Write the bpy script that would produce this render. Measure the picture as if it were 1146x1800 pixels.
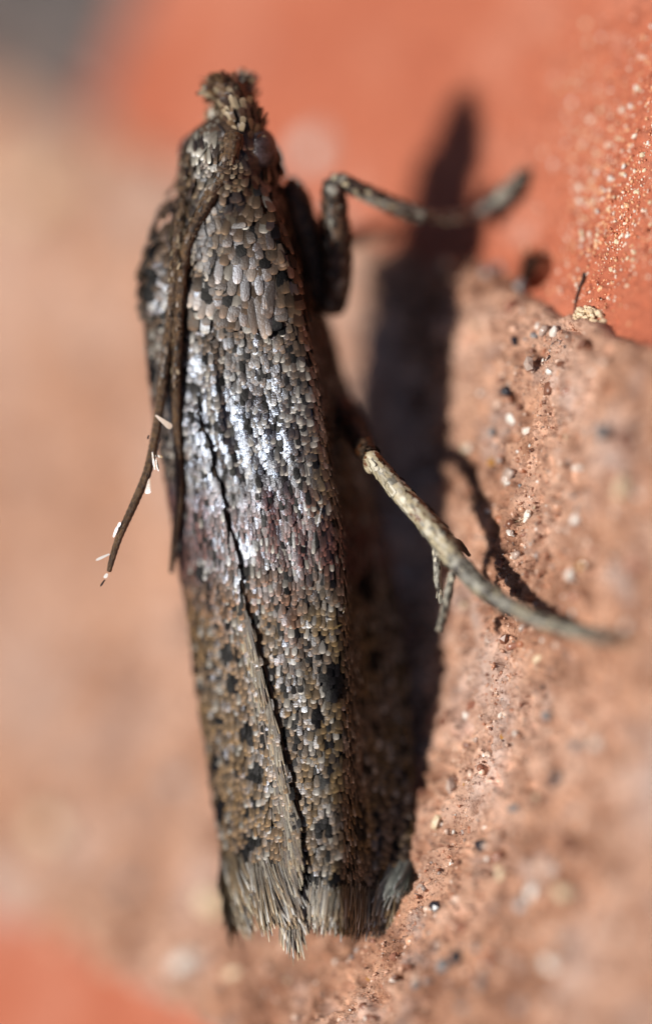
import bpy, bmesh, math, random
import numpy as np
from mathutils import Vector, Matrix

random.seed(7)
RNG = np.random.default_rng(11)

# ------------------------------------------------------------------ frame of reference
# Lengths below are in "units": one unit is one photo pixel at the focus distance (6.7 micrometres).
K = 0.0067e-3                  # metres per unit
W0, H0 = 1146.0, 1800.0        # photograph size
D = 150e-3 / K                 # camera to focus plane, in units (150 mm)
A = 1.2                        # slope of the brickwork in depth against the picture
nc = np.array([-A, 0.337 * A, 1.0]); nc /= np.linalg.norm(nc)              # brickwork normal, camera axes
xc = np.array([1.0, -0.43, A + 0.337 * A * 0.43]); xc /= np.linalg.norm(xc)  # along the bed joint
yc = np.cross(nc, xc)
ROT = np.array([xc, yc, nc])   # camera axes -> world axes (brickwork normal is world Z)
P0 = np.array([850 - W0 / 2, H0 / 2 - 1127, 0.0])                           # world origin, on the brickwork plane

def cam(px, py, w):
    px, py, w = np.broadcast_arrays(np.asarray(px, float), np.asarray(py, float), np.asarray(w, float))
    s = (D - w) / D
    return np.stack([(px - W0 / 2) * s, (H0 / 2 - py) * s, w], -1)

def world(px, py, w):          # units, world axes
    return (cam(px, py, w) - P0) @ ROT.T

def V(px, py, w):
    return Vector(world(px, py, w) * K)

EYE = (np.array([0, 0, D]) - P0) @ ROT.T

def wall_xy(px, py, z=0.0):    # where the view ray through a pixel meets the brickwork, z above it
    a = world(px, py, 0.0)
    d = a - EYE
    t = (z - EYE[2]) / d[..., 2]
    return (EYE + d * t[..., None])[..., :2]

# ------------------------------------------------------------------ camera, sky, sun, exposure
scene = bpy.context.scene
for o in list(bpy.data.objects):
    bpy.data.objects.remove(o)
scene.render.engine = 'CYCLES'
scene.cycles.use_denoising = True
scene.cycles.max_bounces = 6

cd = bpy.data.cameras.new('camera')
cam_ob = bpy.data.objects.new('camera', cd)
scene.collection.objects.link(cam_ob)
m = Matrix([list(r) for r in ROT]).to_4x4()
m.translation = Vector(EYE * K)
cam_ob.matrix_world = m
cd.sensor_fit = 'VERTICAL'
cd.sensor_height = 24.0
cd.sensor_width = 24.0
cd.lens = 24.0 * D / H0
cd.clip_start = 0.005
cd.clip_end = 5.0
cd.dof.use_dof = True
cd.dof.focus_distance = D * K
cd.dof.aperture_fstop = cd.lens / (0.155 * D * K * 1000)
cd.dof.aperture_blades = 0
scene.camera = cam_ob

SUN_CAM = np.array([-0.77, 0.03, 0.64]); SUN_CAM /= np.linalg.norm(SUN_CAM)
SUN = ROT @ SUN_CAM
sd = bpy.data.lights.new('sun', 'SUN')
sd.energy = 5.0
sd.angle = math.radians(3.2)
sd.color = (1.0, 0.955, 0.89)
so = bpy.data.objects.new('sun', sd)
so.rotation_euler = Vector(SUN).to_track_quat('Z', 'Y').to_euler()
so.location = Vector(SUN) * 0.3
scene.collection.objects.link(so)

wd = bpy.data.worlds.new('World')
scene.world = wd
wd.use_nodes = True
nt = wd.node_tree
nt.nodes.clear()
sky = nt.nodes.new('ShaderNodeTexSky')
sky.sky_type = 'NISHITA'
sky.sun_disc = False
sky.air_density = 0.6
sky.dust_density = 1.5
sky.ozone_density = 0.4
sky.sun_elevation = math.asin(SUN[2])
sky.sun_rotation = math.atan2(SUN[0], SUN[1])
bg = nt.nodes.new('ShaderNodeBackground')
bg.inputs['Strength'].default_value = 0.05
out = nt.nodes.new('ShaderNodeOutputWorld')
nt.links.new(sky.outputs[0], bg.inputs[0])
nt.links.new(bg.outputs[0], out.inputs[0])
vs = scene.view_settings
vs.view_transform = 'Standard'
vs.look = 'None'
vs.exposure = 0.1
vs.gamma = 1.0

# ------------------------------------------------------------------ helpers
C = scene.collection

def srgb(r, g, b, k=1.0):
    f = lambda v: ((v / 255) / 12.92 if v / 255 <= 0.04045 else ((v / 255 + 0.055) / 1.055) ** 2.4)
    return np.array([f(r) * k, f(g) * k, f(b) * k])

def link(name, mesh, parent=None, mat=None, smooth=True):
    o = bpy.data.objects.new(name, mesh)
    C.objects.link(o)
    if parent is not None:
        o.parent = parent
    if mat is not None and not mesh.materials:
        mesh.materials.append(mat)
    if smooth and len(mesh.polygons):
        mesh.polygons.foreach_set('use_smooth', np.ones(len(mesh.polygons), bool))
    return o

def mesh_np(name, verts, quads, colors=None, tris=None):
    """verts in units, world axes"""
    me = bpy.data.meshes.new(name)
    verts = np.ascontiguousarray(verts, dtype=np.float32) * np.float32(K)
    polys = []
    nq = 0 if quads is None else len(quads)
    ntr = 0 if tris is None else len(tris)
    idx = np.concatenate([np.asarray(quads, np.int32).ravel() if nq else np.zeros(0, np.int32),
                          np.asarray(tris, np.int32).ravel() if ntr else np.zeros(0, np.int32)])
    me.vertices.add(len(verts))
    me.vertices.foreach_set('co', verts.ravel())
    me.loops.add(len(idx))
    me.loops.foreach_set('vertex_index', idx.astype(np.int32))
    me.polygons.add(nq + ntr)
    ls = np.concatenate([np.arange(nq) * 4, nq * 4 + np.arange(ntr) * 3]).astype(np.int32)
    me.polygons.foreach_set('loop_start', ls)
    if colors is not None:
        at = me.attributes.new('tint', 'FLOAT_COLOR', 'POINT')
        c4 = np.ones((len(verts), 4), np.float32)
        c4[:, :colors.shape[1]] = colors
        at.data.foreach_set('color', c4.ravel())
    me.update(calc_edges=True)
    me.validate()
    return me

def grid_quads(nr, ncn, off=0):
    i = np.arange(nr - 1)[:, None] * ncn + np.arange(ncn - 1)[None, :]
    i = i.ravel() + off
    return np.stack([i, i + 1, i + ncn + 1, i + ncn], 1)

def hash2(ix, iy, seed):
    h = (ix.astype(np.int64) * 374761393 + iy.astype(np.int64) * 668265263 + seed * 1274126177) & 0xFFFFFFFF
    h = ((h ^ (h >> 13)) * 1274126177) & 0xFFFFFFFF
    h = (h ^ (h >> 16)) & 0xFFFFFFFF
    return h.astype(np.float64) / 0xFFFFFFFF

def perlin(x, y, seed=0):
    ix, iy = np.floor(x), np.floor(y)
    fx, fy = x - ix, y - iy
    ix, iy = ix.astype(np.int64), iy.astype(np.int64)
    def g(dx, dy):
        a = hash2(ix + dx, iy + dy, seed) * 2 * np.pi
        return np.cos(a) * (fx - dx) + np.sin(a) * (fy - dy)
    s = lambda t: t * t * t * (t * (t * 6 - 15) + 10)
    u, v = s(fx), s(fy)
    a = g(0, 0) * (1 - u) + g(1, 0) * u
    b = g(0, 1) * (1 - u) + g(1, 1) * u
    return (a * (1 - v) + b * v) * 1.4

def worley(x, y, seed=0):
    ix, iy = np.floor(x).astype(np.int64), np.floor(y).astype(np.int64)
    f1 = np.full(x.shape, 9.0)
    idv = np.zeros(x.shape)
    f2 = np.full(x.shape, 9.0)
    for dx in (-1, 0, 1):
        for dy in (-1, 0, 1):
            cx, cy = ix + dx, iy + dy
            px = cx + hash2(cx, cy, seed)
            py = cy + hash2(cx, cy, seed + 17)
            d = np.hypot(px - x, py - y)
            hid = hash2(cx, cy, seed + 31)
            idv = np.where(d < f1, hid, idv)
            f2 = np.where(d < f1, f1, np.minimum(f2, d))
            f1 = np.minimum(f1, d)
    return f1, f2, idv

def interp(t, table):
    t = np.asarray(t, float)
    ks = sorted(table)
    return np.interp(t, [k[0] for k in ks], [k[1] for k in ks])

def sstep(a, b, x):
    t = np.clip((x - a) / (b - a), 0, 1)
    return t * t * (3 - 2 * t)

# ------------------------------------------------------------------ materials
class NT:
    def __init__(self, name):
        self.m = bpy.data.materials.new(name)
        self.m.use_nodes = True
        self.t = self.m.node_tree
        self.t.nodes.clear()
        self.out = self.n('ShaderNodeOutputMaterial')
        self.b = self.n('ShaderNodeBsdfPrincipled')
        self.l(self.b.outputs[0], self.out.inputs[0])
        self.co = self.n('ShaderNodeTexCoord').outputs['Object']
    def n(self, t, **kw):
        x = self.t.nodes.new(t)
        for k, v in kw.items():
            setattr(x, k, v)
        return x
    def l(self, a, b):
        self.t.links.new(a, b)
    def put(self, sock, v):
        if hasattr(v, 'is_linked') or hasattr(v, 'links'):
            self.l(v, sock)
        else:
            sock.default_value = v
    def noise(self, size, detail=3.0, rough=0.55, dist=0.0):
        """size = feature size in units"""
        x = self.n('ShaderNodeTexNoise')
        self.l(self.co, x.inputs['Vector'])
        x.inputs['Scale'].default_value = 1.0 / (size * K)
        x.inputs['Detail'].default_value = detail
        x.inputs['Roughness'].default_value = rough
        x.inputs['Distortion'].default_value = dist
        return x.outputs['Fac']
    def voro(self, size, feature='F1', out='Distance'):
        x = self.n('ShaderNodeTexVoronoi', feature=feature)
        self.l(self.co, x.inputs['Vector'])
        x.inputs['Scale'].default_value = 1.0 / (size * K)
        return x.outputs[out]
    def ramp(self, fac, stops, mode='LINEAR'):
        x = self.n('ShaderNodeValToRGB')
        x.color_ramp.interpolation = mode
        e = x.color_ramp.elements
        while len(e) < len(stops):
            e.new(0.5)
        for i, (p, c) in enumerate(stops):
            e[i].position = p
            e[i].color = (*c, 1) if len(c) == 3 else c
        self.l(fac, x.inputs[0])
        return x.outputs[0]
    def mix(self, fac, a, b, mode='MIX'):
        x = self.n('ShaderNodeMix', data_type='RGBA', blend_type=mode)
        self.put(x.inputs[0], fac)
        for s, v in ((x.inputs[6], a), (x.inputs[7], b)):
            if isinstance(v, (tuple, list, np.ndarray)):
                s.default_value = (*[float(q) for q in v[:3]], 1)
            else:
                self.l(v, s)
        return x.outputs[2]
    def attr(self, name='tint'):
        x = self.n('ShaderNodeAttribute', attribute_name=name)
        return x
    def math(self, op, a, b=0.0):
        x = self.n('ShaderNodeMath', operation=op)
        self.put(x.inputs[0], a); self.put(x.inputs[1], b)
        return x.outputs[0]
    def bump(self, h, dist, strength=1.0):
        x = self.n('ShaderNodeBump')
        x.inputs['Strength'].default_value = strength
        x.inputs['Distance'].default_value = dist * K
        self.l(h, x.inputs['Height'])
        self.l(x.outputs[0], self.b.inputs['Normal'])
    def set(self, **kw):
        for k, v in kw.items():
            s = self.b.inputs[k.replace('_', ' ')]
            if isinstance(v, np.ndarray):
                v = (*[float(q) for q in v[:3]], 1)
            self.put(s, v)
        return self.m

def mat_mortar(name, cols, grey):
    t = NT(name)
    big = t.ramp(t.noise(380, 3, 0.6, 0.4), [(0.34, cols[0]), (0.46, cols[1]), (0.56, cols[2]), (0.66, cols[3])])
    mid = t.ramp(t.noise(60, 4, 0.65, 0.6), [(0.33, (0.62, 0.52, 0.46)), (0.5, (1, 1, 1)), (0.68, (1.3, 1.27, 1.24))])
    c = t.mix(0.9, big, mid, 'MULTIPLY')
    cell2 = t.voro(44, 'F1', 'Color')
    sep2 = t.n('ShaderNodeSeparateColor'); t.l(cell2, sep2.inputs[0])
    g2 = t.ramp(sep2.outputs[1], [(0.0, (0.66, 0.56, 0.5)), (0.3, (0.98, 0.96, 0.94)), (0.75, (1.0, 1.0, 1.0)), (1.0, (1.28, 1.28, 1.28))])
    c = t.mix(0.7, c, g2, 'MULTIPLY')
    cell = t.voro(17, 'F1', 'Color')
    sep = t.n('ShaderNodeSeparateColor'); t.l(cell, sep.inputs[0])
    g = t.ramp(sep.outputs[0], [(0.0, (0.62, 0.55, 0.52)), (0.25, (0.95, 0.92, 0.9)), (0.7, (1.05, 1.03, 1.0)), (1.0, (1.35, 1.32, 1.28))])
    c = t.mix(0.55, c, g, 'MULTIPLY')
    spots = t.ramp(t.noise(130, 2, 0.5), [(0.56, (0, 0, 0)), (0.68, (1, 1, 1))])
    c = t.mix(t.math('MULTIPLY', spots, 0.55), c, grey)
    pits = t.ramp(t.noise(11, 3, 0.7), [(0.32, (0.34, 0.22, 0.17)), (0.44, (1, 1, 1))])
    c = t.mix(0.85, c, pits, 'MULTIPLY')
    t.bump(t.noise(8, 4, 0.75), 8.0, 1.0)
    r = t.ramp(t.noise(9, 2, 0.6), [(0.42, (0.85,) * 3), (0.62, (0.22,) * 3)])
    return t.set(Base_Color=c, Roughness=r, Specular_IOR_Level=0.45)

M_MORTAR = mat_mortar('mortar_tan', [srgb(160, 116, 92), srgb(190, 146, 120), srgb(204, 166, 145), srgb(202, 178, 168)], srgb(180, 164, 158))
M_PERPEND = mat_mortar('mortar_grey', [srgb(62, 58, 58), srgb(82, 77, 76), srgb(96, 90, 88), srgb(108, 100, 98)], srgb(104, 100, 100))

def mat_brick():
    t = NT('brick_orange')
    c = t.ramp(t.noise(300, 4, 0.6, 0.3), [(0.3, srgb(166, 86, 58)), (0.5, srgb(180, 100, 70)), (0.7, srgb(190, 120, 94))])
    f = t.ramp(t.noise(16, 4, 0.7), [(0.32, (0.62, 0.52, 0.48)), (0.5, (1, 1, 1)), (0.7, (1.2, 1.18, 1.15))])
    c = t.mix(0.8, c, f, 'MULTIPLY')
    pale = t.ramp(t.noise(190, 3, 0.6), [(0.58, (0, 0, 0)), (0.72, (1, 1, 1))])
    c = t.mix(t.math('MULTIPLY', pale, 0.5), c, srgb(200, 150, 132))
    t.bump(t.noise(6, 4, 0.75), 5.0, 0.9)
    return t.set(Base_Color=c, Roughness=0.62, Specular_IOR_Level=0.5)
M_BRICK = mat_brick()

def mat_grain(name, col, rough, trans=0.0, var=0.25, spec=0.5):
    t = NT(name)
    lo = tuple(col * (1 - var)); hi = tuple(np.clip(col * (1 + var), 0, 0.9))
    c = t.ramp(t.noise(12, 3, 0.65), [(0.3, lo), (0.7, hi)])
    t.bump(t.noise(5, 3, 0.6), 2.0, 0.6)
    return t.set(Base_Color=c, Roughness=rough, Transmission_Weight=trans, IOR=1.5, Specular_IOR_Level=spec)
GM = dict(
    white=mat_grain('grain_white', srgb(214, 206, 196), 0.35),
    cream=mat_grain('grain_cream', srgb(214, 192, 160), 0.5),
    quartz=mat_grain('grain_quartz', srgb(206, 182, 168), 0.12, 0.35, 0.12),
    dark=mat_grain('grain_dark', srgb(38, 36, 44), 0.3),
    grey=mat_grain('grain_grey', srgb(128, 122, 120), 0.4),
    amber=mat_grain('grain_amber', srgb(176, 122, 42), 0.3, 0.25),
    brown=mat_grain('grain_brown', srgb(128, 84, 64), 0.42, 0.1),
    hole_shade=mat_grain('hole_shade_dark', srgb(46, 26, 18), 0.9, 0, .3, .1),  # painted shade for the hole beside the mortar lip
    rose=mat_grain('grain_rose', srgb(176, 122, 100), 0.25, 0.3),
)
def mat_tint(name, rough, spec, trans=0.0):
    t = NT(name)
    return t.set(Base_Color=t.attr().outputs['Color'], Roughness=rough, Specular_IOR_Level=spec, Transmission_Weight=trans)
M_SAND = mat_tint('sand_tint', 0.35, 0.6)

def mat_scale():
    t = NT('moth_scale')
    a = t.attr()
    r = t.math('MULTIPLY_ADD', a.outputs['Alpha'], -0.27); r.node.inputs[2].default_value = 0.52
    t.bump(t.noise(3.2, 2, 0.6), 1.2, 0.55)
    tint = t.mix(a.outputs['Alpha'], (1.0, 0.97, 0.92), (0.66, 0.78, 1.0))
    sp = t.math('MULTIPLY_ADD', a.outputs['Alpha'], 1.0); sp.node.inputs[2].default_value = 0.12
    return t.set(Base_Color=a.outputs['Color'], Roughness=r, Specular_IOR_Level=sp, Specular_Tint=tint)
M_SCALE = mat_scale()

def mat_noise2(name, c1, c2, size, rough, spec=0.5, lo=0.42, hi=0.6, bump=2.0):
    t = NT(name)
    c = t.ramp(t.noise(size, 4, 0.65), [(lo, c1), (hi, c2)])
    t.bump(t.noise(size * 0.25, 3, 0.7), bump, 0.8)
    return t.set(Base_Color=c, Roughness=rough, Specular_IOR_Level=spec)
M_BODY = mat_noise2('moth_cuticle', srgb(52, 38, 28), srgb(84, 64, 48), 20, 0.5)
M_WING = mat_noise2('moth_wing_membrane', srgb(48, 36, 28), srgb(72, 56, 44), 24, 0.5)
M_ANT = mat_noise2('moth_antenna', srgb(62, 44, 28), srgb(104, 78, 50), 8, 0.3, 0.6, bump=4.0)
M_EYE = mat_noise2('moth_eye', srgb(40, 30, 28), srgb(70, 60, 62), 14, 0.25, 0.6)
M_LEGD = mat_noise2('moth_leg_dark', srgb(46, 34, 26), srgb(98, 76, 58), 26, 0.5)
M_LEGP = mat_noise2('moth_leg_pale', srgb(92, 56, 30), srgb(178, 166, 138), 30, 0.42, 0.5, 0.42, 0.50)
M_LEGG = mat_noise2('moth_leg_grey', srgb(50, 42, 36), srgb(150, 146, 134), 40, 0.5, 0.5, 0.42, 0.56)
M_HAIR = mat_tint('dark_fibre', 0.5, 0.4)

# ------------------------------------------------------------------ brickwork
brickwork = bpy.data.objects.new('brickwork', None)
C.objects.link(brickwork)
brickwork['kind'] = 'structure'
brickwork['label'] = 'orange bricks with a crumbling tan mortar joint between them'

YTOP = float(np.mean(wall_xy([770, 1146], [462, 618])[:, 1]))
YBOT = float(np.mean(wall_xy([0, 220], [1550, 1725])[:, 1]))
XPER = float(wall_xy(205, 60)[0])
def c2y(c): return YTOP - (c - 129) / 1.086
PROF = [(c2y(1600), 40), (c2y(1475), 0), (c2y(1290), -28), (c2y(1100), -50), (c2y(964), -52), (c2y(760), -32), (c2y(502), 0),
        (c2y(330), 34), (c2y(244), 48), (c2y(180), 44), (c2y(129), 16), (c2y(80), -30)]
LUMP = [(wall_xy(845, 500), 75, 42, 34), (wall_xy(900, 545), 60, 50, 22), (wall_xy(800, 480), 34, 46, 26), (wall_xy(1050, 590), 60, 30, 16)]
EDGE = wall_xy(850, 470)
PIT = [(wall_xy(934, 470), 36, 30, 150), (wall_xy(1030, 588), 30, 7, 26), (wall_xy(905, 965), 20, 12, 30),
       (wall_xy(815, 1520), 26, 9, 22), (wall_xy(880, 1170), 14, 8, 16)]

def h_mortar(x, y):
    h = interp(y, PROF)
    h = h + 16 * perlin(x / 330, y / 330, 1) + 9 * perlin(x / 120, y / 120, 2)
    wx = x + 10 * perlin(x / 40, y / 40, 41); wy = y + 10 * perlin(x / 40, y / 40, 42)
    h = h + 8 * perlin(wx / 46, wy / 46, 3) + 5.5 * perlin(wx / 21, wy / 21, 4) + 3.4 * perlin(x / 10, y / 10, 5)
    f1, f2, idv = worley(wx / 34, wy / 34, 6)              # crumbled pockets with sharp rims
    pk = np.where(idv > 0.62, sstep(0.05, 0.32, f2 - f1), 0)
    h = h - 17 * pk * (0.4 + idv)
    f1, f2, idv = worley(wx / 15, wy / 15, 9)
    h = h + np.where(idv > 0.55, 6.5 * sstep(0.55, 0.1, f1), 0) - np.where(idv < 0.2, 10 * sstep(0.42, 0.12, f1), 0)
    for (c, sx, sy, a) in LUMP:
        h = h + a * np.exp(-(((x - c[0]) / sx) ** 4 + ((y - c[1]) / sy) ** 4))
    for (c, sx, sy, a) in PIT:
        q = ((x - c[0] + 12 * perlin(x / 16, y / 16, 48)) / sx) ** 2 + ((y - c[1] + 9 * perlin(x / 16, y / 16, 49)) / sy) ** 2
        h = h - a * np.exp(-q ** 2)
    ed = YTOP + 6 + 22 * perlin(x / 90, x * 0 + 3.3, 44) + 9 * perlin(x / 26, x * 0 + 7.7, 45) + 48 * np.exp(-((x - EDGE[0]) / 100) ** 4) + 5 * perlin(x / 9, y / 9, 46)
    h = h - 75 * sstep(-6, 16, y - ed) * (1 + 0.3 * perlin(x / 14, y / 14, 47))
    return h

def h_brick(x, y):
    h = 6 * perlin(x / 260, y / 260, 21) + 3.0 * perlin(x / 60, y / 60, 22) + 2.0 * perlin(x / 22, y / 22, 23) + 1.6 * perlin(x / 9, y / 9, 24)
    f1, f2, idv = worley(x / 26, y / 26, 25)
    h = h + np.where(idv > 0.6, 4.5 * sstep(0.5, 0.1, f1), 0) - np.where(idv < 0.1, 8 * sstep(0.5, 0.1, f1), 0)
    for (c, sx, sy, a) in PIT[:1]:
        q = ((x - c[0]) / sx) ** 2 + ((y - c[1]) / sy) ** 2
        h = h - a * np.exp(-q ** 2)
    return h

def lines(lo, hi, flo, fhi, fine, grow=1.22, cap=600):
    a = list(np.arange(flo, fhi + 1e-6, fine))
    s = fine
    while a[-1] < hi:
        s = min(s * grow, cap); a.append(min(a[-1] + s, hi))
    s = fine
    while a[0] > lo:
        s = min(s * grow, cap); a.insert(0, max(a[0] - s, lo))
    return np.array(a)

corn = wall_xy([0, 1146, 0, 1146], [0, 0, 1800, 1800])
XMAX = float(corn[:, 0].max()) + 60
XF = float(wall_xy(560, 1000)[0])
xa = lines(-1600, XF, XF - 1, XF, 9, 1.05, 16)
xs_in = np.concatenate([xa[:-1], np.arange(XF, XMAX, 4.6)])
xl_ = lines(-7000, -1600, -1601, -1600, 16, 1.3, 900)[:-1]
xr_ = lines(xs_in[-1], 7000, xs_in[-1], xs_in[-1], 6, 1.3, 900)[1:]
XS = np.concatenate([xl_, xs_in, xr_])

def slab(name, xs, ys, hf, mat, depth, round_to=None, edge=26.0):
    """height field with rounded-off edges and solid sides going down into the wall"""
    X, Y = np.meshgrid(xs, ys)
    Z = hf(X, Y)
    if round_to is not None:
        for (axis, at, sgn) in round_to:
            q = (X if axis == 'x' else Y)
            d = np.clip((q - at) * sgn, 0, None)
            wob = edge * (0.8 + 0.5 * perlin(X / 70, Y / 70, 77))
            Z = Z - wob * (1 - np.sqrt(np.clip(1 - (1 - np.clip(d / wob, 0, 1)) ** 2, 0, 1)))
    nr, ncn = X.shape
    v = np.stack([X, Y, Z], -1).reshape(-1, 3)
    quads = grid_quads(nr, ncn)
    # skirt
    ring = np.concatenate([np.arange(ncn), np.arange(1, nr) * ncn + ncn - 1, (nr - 1) * ncn + np.arange(ncn - 2, -1, -1), np.arange(nr - 2, 0, -1) * ncn])
    low = v[ring].copy(); low[:, 2] = -depth
    n0 = len(v)
    k = np.arange(len(ring)); k2 = (k + 1) % len(ring)
    sk = np.stack([ring[k], n0 + k, n0 + k2, ring[k2]], 1)
    v = np.concatenate([v, low])
    cen = len(v)
    v = np.concatenate([v, [[xs.mean(), ys.mean(), -depth]]])
    tris = np.stack([n0 + k2, n0 + k, np.full(len(k), cen)], 1)
    me = mesh_np(name, v, np.concatenate([quads, sk]), None, tris)
    return link(name, me, brickwork, mat)

ym = np.arange(YBOT - 30, YTOP + 90, 3.8)
mortar = slab('mortar', XS, ym, h_mortar, M_MORTAR, 900)
ybu = lines(YTOP - 14, YTOP + 8600, YTOP - 14, YTOP + 760, 4.4, 1.25, 900)
xsb = np.concatenate([XS[XS > XPER + 1][::1]]); xsb = np.concatenate([[XPER], xsb])
brick_a = slab('brick', xsb, ybu, h_brick, M_BRICK, 4000, [('y', YTOP - 14, 1), ('x', XPER, 1)])
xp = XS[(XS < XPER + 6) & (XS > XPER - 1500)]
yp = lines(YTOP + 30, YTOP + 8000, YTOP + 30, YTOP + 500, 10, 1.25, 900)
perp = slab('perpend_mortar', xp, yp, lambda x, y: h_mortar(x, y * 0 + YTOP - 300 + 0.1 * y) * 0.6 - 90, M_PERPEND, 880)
ybl = lines(YBOT - 9000, YBOT + 12, YBOT - 160, YBOT + 12, 9, 1.25, 900)
xslow = XS[::2]
brick_b = slab('brick', xslow, ybl, lambda x, y: h_brick(x, y) + 30, M_BRICK, 4000, [('y', YBOT + 12, -1)])

# ---- grains bedded in the mortar
def rock(seed, sub, flat=0.8):
    bm = bmesh.new()
    bmesh.ops.create_icosphere(bm, subdivisions=sub, radius=1.0)
    r = np.random.default_rng(seed)
    pl = [(r.normal(size=3), r.uniform(0.62, 0.95)) for _ in range(9)]
    for v in bm.verts:
        p = np.array(v.co)
        for n_, d_ in pl:                       # cut facets
            n_ = n_ / np.linalg.norm(n_)
            q = p @ n_
            if q > d_:
                p = p - n_ * (q - d_)
        p = p * (1 + 0.07 * r.normal())
        v.co = Vector(p * np.array([1, 0.85, flat])) * K
    return bm
ROCKS = {}
def rock_mesh(shape, mat):
    key = (shape, mat)
    if key not in ROCKS:
        bm = rock(100 + shape, 2 if shape < 3 else 1)
        me = bpy.data.meshes.new('grain')
        bm.to_mesh(me); bm.free()
        me.materials.append(GM[mat])
        if shape < 3: me.polygons.foreach_set('use_smooth', [True] * len(me.polygons))
        ROCKS[key] = me
    return ROCKS[key]

def hit(px, py, hf):
    z = 0.0
    for _ in range(5):
        p = wall_xy(px, py, np.float64(z))
        z = float(hf(np.array([p[0]]), np.array([p[1]]))[0])
    return np.array([p[0], p[1], z])

def put_grain(px, py, r, mat, parent=None, hf=h_mortar, name='sand_grain', lift=0.15, shape=None, stretch=1.0):
    p = hit(px, py, hf)
    o = bpy.data.objects.new(name, rock_mesh(random.randrange(7) if shape is None else shape, mat))
    C.objects.link(o)
    o.parent = parent if parent is not None else mortar
    o.location = Vector((p + np.array([0, 0, r * lift])) * K)
    o.rotation_euler = (random.uniform(-.5, .5), random.uniform(-.5, .5), random.uniform(0, 6.28))
    o.scale = (r * random.uniform(.9, 1.15) * stretch, r * random.uniform(.8, 1.0), r * random.uniform(.7, .95))
    return o

SPEC = [  # pixel, radius, kind: the grains one can pick out
    (902, 692, 16, 'dark'), (913, 742, 17, 'white'), (926, 760, 12, 'white'), (895, 838, 26, 'quartz'), (893, 850, 10, 'white'),
    (1014, 824, 11, 'white'), (1002, 1011, 15, 'white'), (1105, 862, 22, 'cream'), (826, 786, 12, 'white'), (750, 428, 12, 'white'),
    (880, 1258, 9, 'white'), (881, 1290, 13, 'amber'), (842, 1414, 11, 'white'), (845, 1485, 17, 'dark'), (768, 1447, 17, 'cream'),
    (876, 1537, 14, 'cream'), (990, 1573, 20, 'cream'), (938, 1570, 22, 'white'), (917, 1590, 22, 'grey'), (978, 1370, 22, 'dark'),
    (1015, 1312, 20, 'grey'), (940, 1160, 22, 'cream'), (888, 1125, 13, 'brown'), (886, 1164, 11, 'brown'), (845, 1350, 9, 'rose'),
    (822, 1312, 11, 'brown'), (795, 1385, 20, 'quartz'), (765, 1592, 14, 'dark'), (765, 1600, 9, 'grey'), (800, 1685, 16, 'dark'),
    (780, 1700, 18, 'grey'), (845, 1725, 17, 'grey'), (910, 1765, 20, 'grey'), (972, 1530, 20, 'quartz'), (970, 1690, 24, 'white'),
    (930, 640, 17, 'quartz'), (965, 682, 15, 'brown'), (985, 640, 10, 'brown'), (966, 655, 8, 'white'), (940, 590, 11, 'grey'),
    (920, 720, 9, 'brown'), (885, 630, 9, 'dark'), (880, 665, 12, 'brown'), (905, 600, 12, 'dark'), (1020, 605, 14, 'brown'),
    (855, 480, 15, 'grey'), (880, 470, 14, 'grey'), (955, 520, 17, 'grey'), (930, 500, 14, 'rose'), (915, 545, 15, 'rose'),
    (800, 475, 14, 'cream'), (975, 585, 13, 'white'), (862, 810, 14, 'amber'), (866, 760, 12, 'grey'), (905, 1385, 10, 'rose'),
    (940, 985, 9, 'dark'), (908, 975, 10, 'quartz'), (880, 990, 16, 'rose'), (830, 1240, 13, 'rose'), (780, 1270, 16, 'brown'),
    (925, 1010, 10, 'brown'), (960, 1260, 15, 'grey'), (1100, 770, 24, 'brown'), (1060, 760, 22, 'grey'), (1110, 985, 26, 'rose'),
    (1040, 1000, 16, 'amber'), (1000, 1480, 24, 'brown'), (700, 1560, 10, 'brown'), (740, 1560, 12, 'quartz'), (720, 1700, 10, 'brown'),
    (640, 1770, 12, 'brown'), (690, 1680, 11, 'rose'), (812, 1630, 13, 'rose'), (860, 1600, 15, 'brown'), (905, 1420, 13, 'grey'),
    (60, 335, 60, 'cream'), (120, 300, 30, 'cream'), (380, 1590, 38, 'cream'), (320, 1690, 34, 'white'), (90, 1455, 40, 'cream'),
    (560, 265, 44, 'white'), (240, 1560, 34, 'grey'), (20, 820, 36, 'brown'), (310, 1370, 30, 'grey'), (230, 1650, 30, 'brown')]
for (px, py, r, k) in SPEC:
    hf = h_mortar if py - 0.43 * px > 100 else h_brick
    put_grain(px, py, r, k, None if hf is h_mortar else brick_a, hf, 'sand_grain' if hf is h_mortar else 'mineral_speck', 0.12)
for (px, py, r) in ((932, 470, 26), (944, 458, 20), (924, 486, 16)):  # dark clumps added to imitate the shade inside the hole
    put_grain(px, py, r, 'hole_shade', brick_a, lambda x, y: 0 * x - 8, 'hole_shade_clump', 0.0)
kinds = ['quartz', 'rose', 'brown', 'grey', 'white', 'cream', 'dark', 'amber']
wts = [0.24, 0.24, 0.16, 0.12, 0.07, 0.10, 0.04, 0.03]
n = 0
while n < 215:
    px, py = random.uniform(-20, 1166), random.uniform(430, 1810)
    c = py - 0.43 * px
    if c < 160 or c > 1540: continue
    fx = interp(py, [(1800, 610), (1550, 750), (1330, 850), (900, 925), (600, 1000), (400, 1080)])
    if px < fx - 190 and random.random() < 0.8: continue
    r = min(20, 5.5 * math.exp(random.gauss(0.15, 0.42)))
    put_grain(px, py, r, random.choices(kinds, wts)[0], lift=0.05, stretch=random.uniform(1, 1.5))
    n += 1

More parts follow.
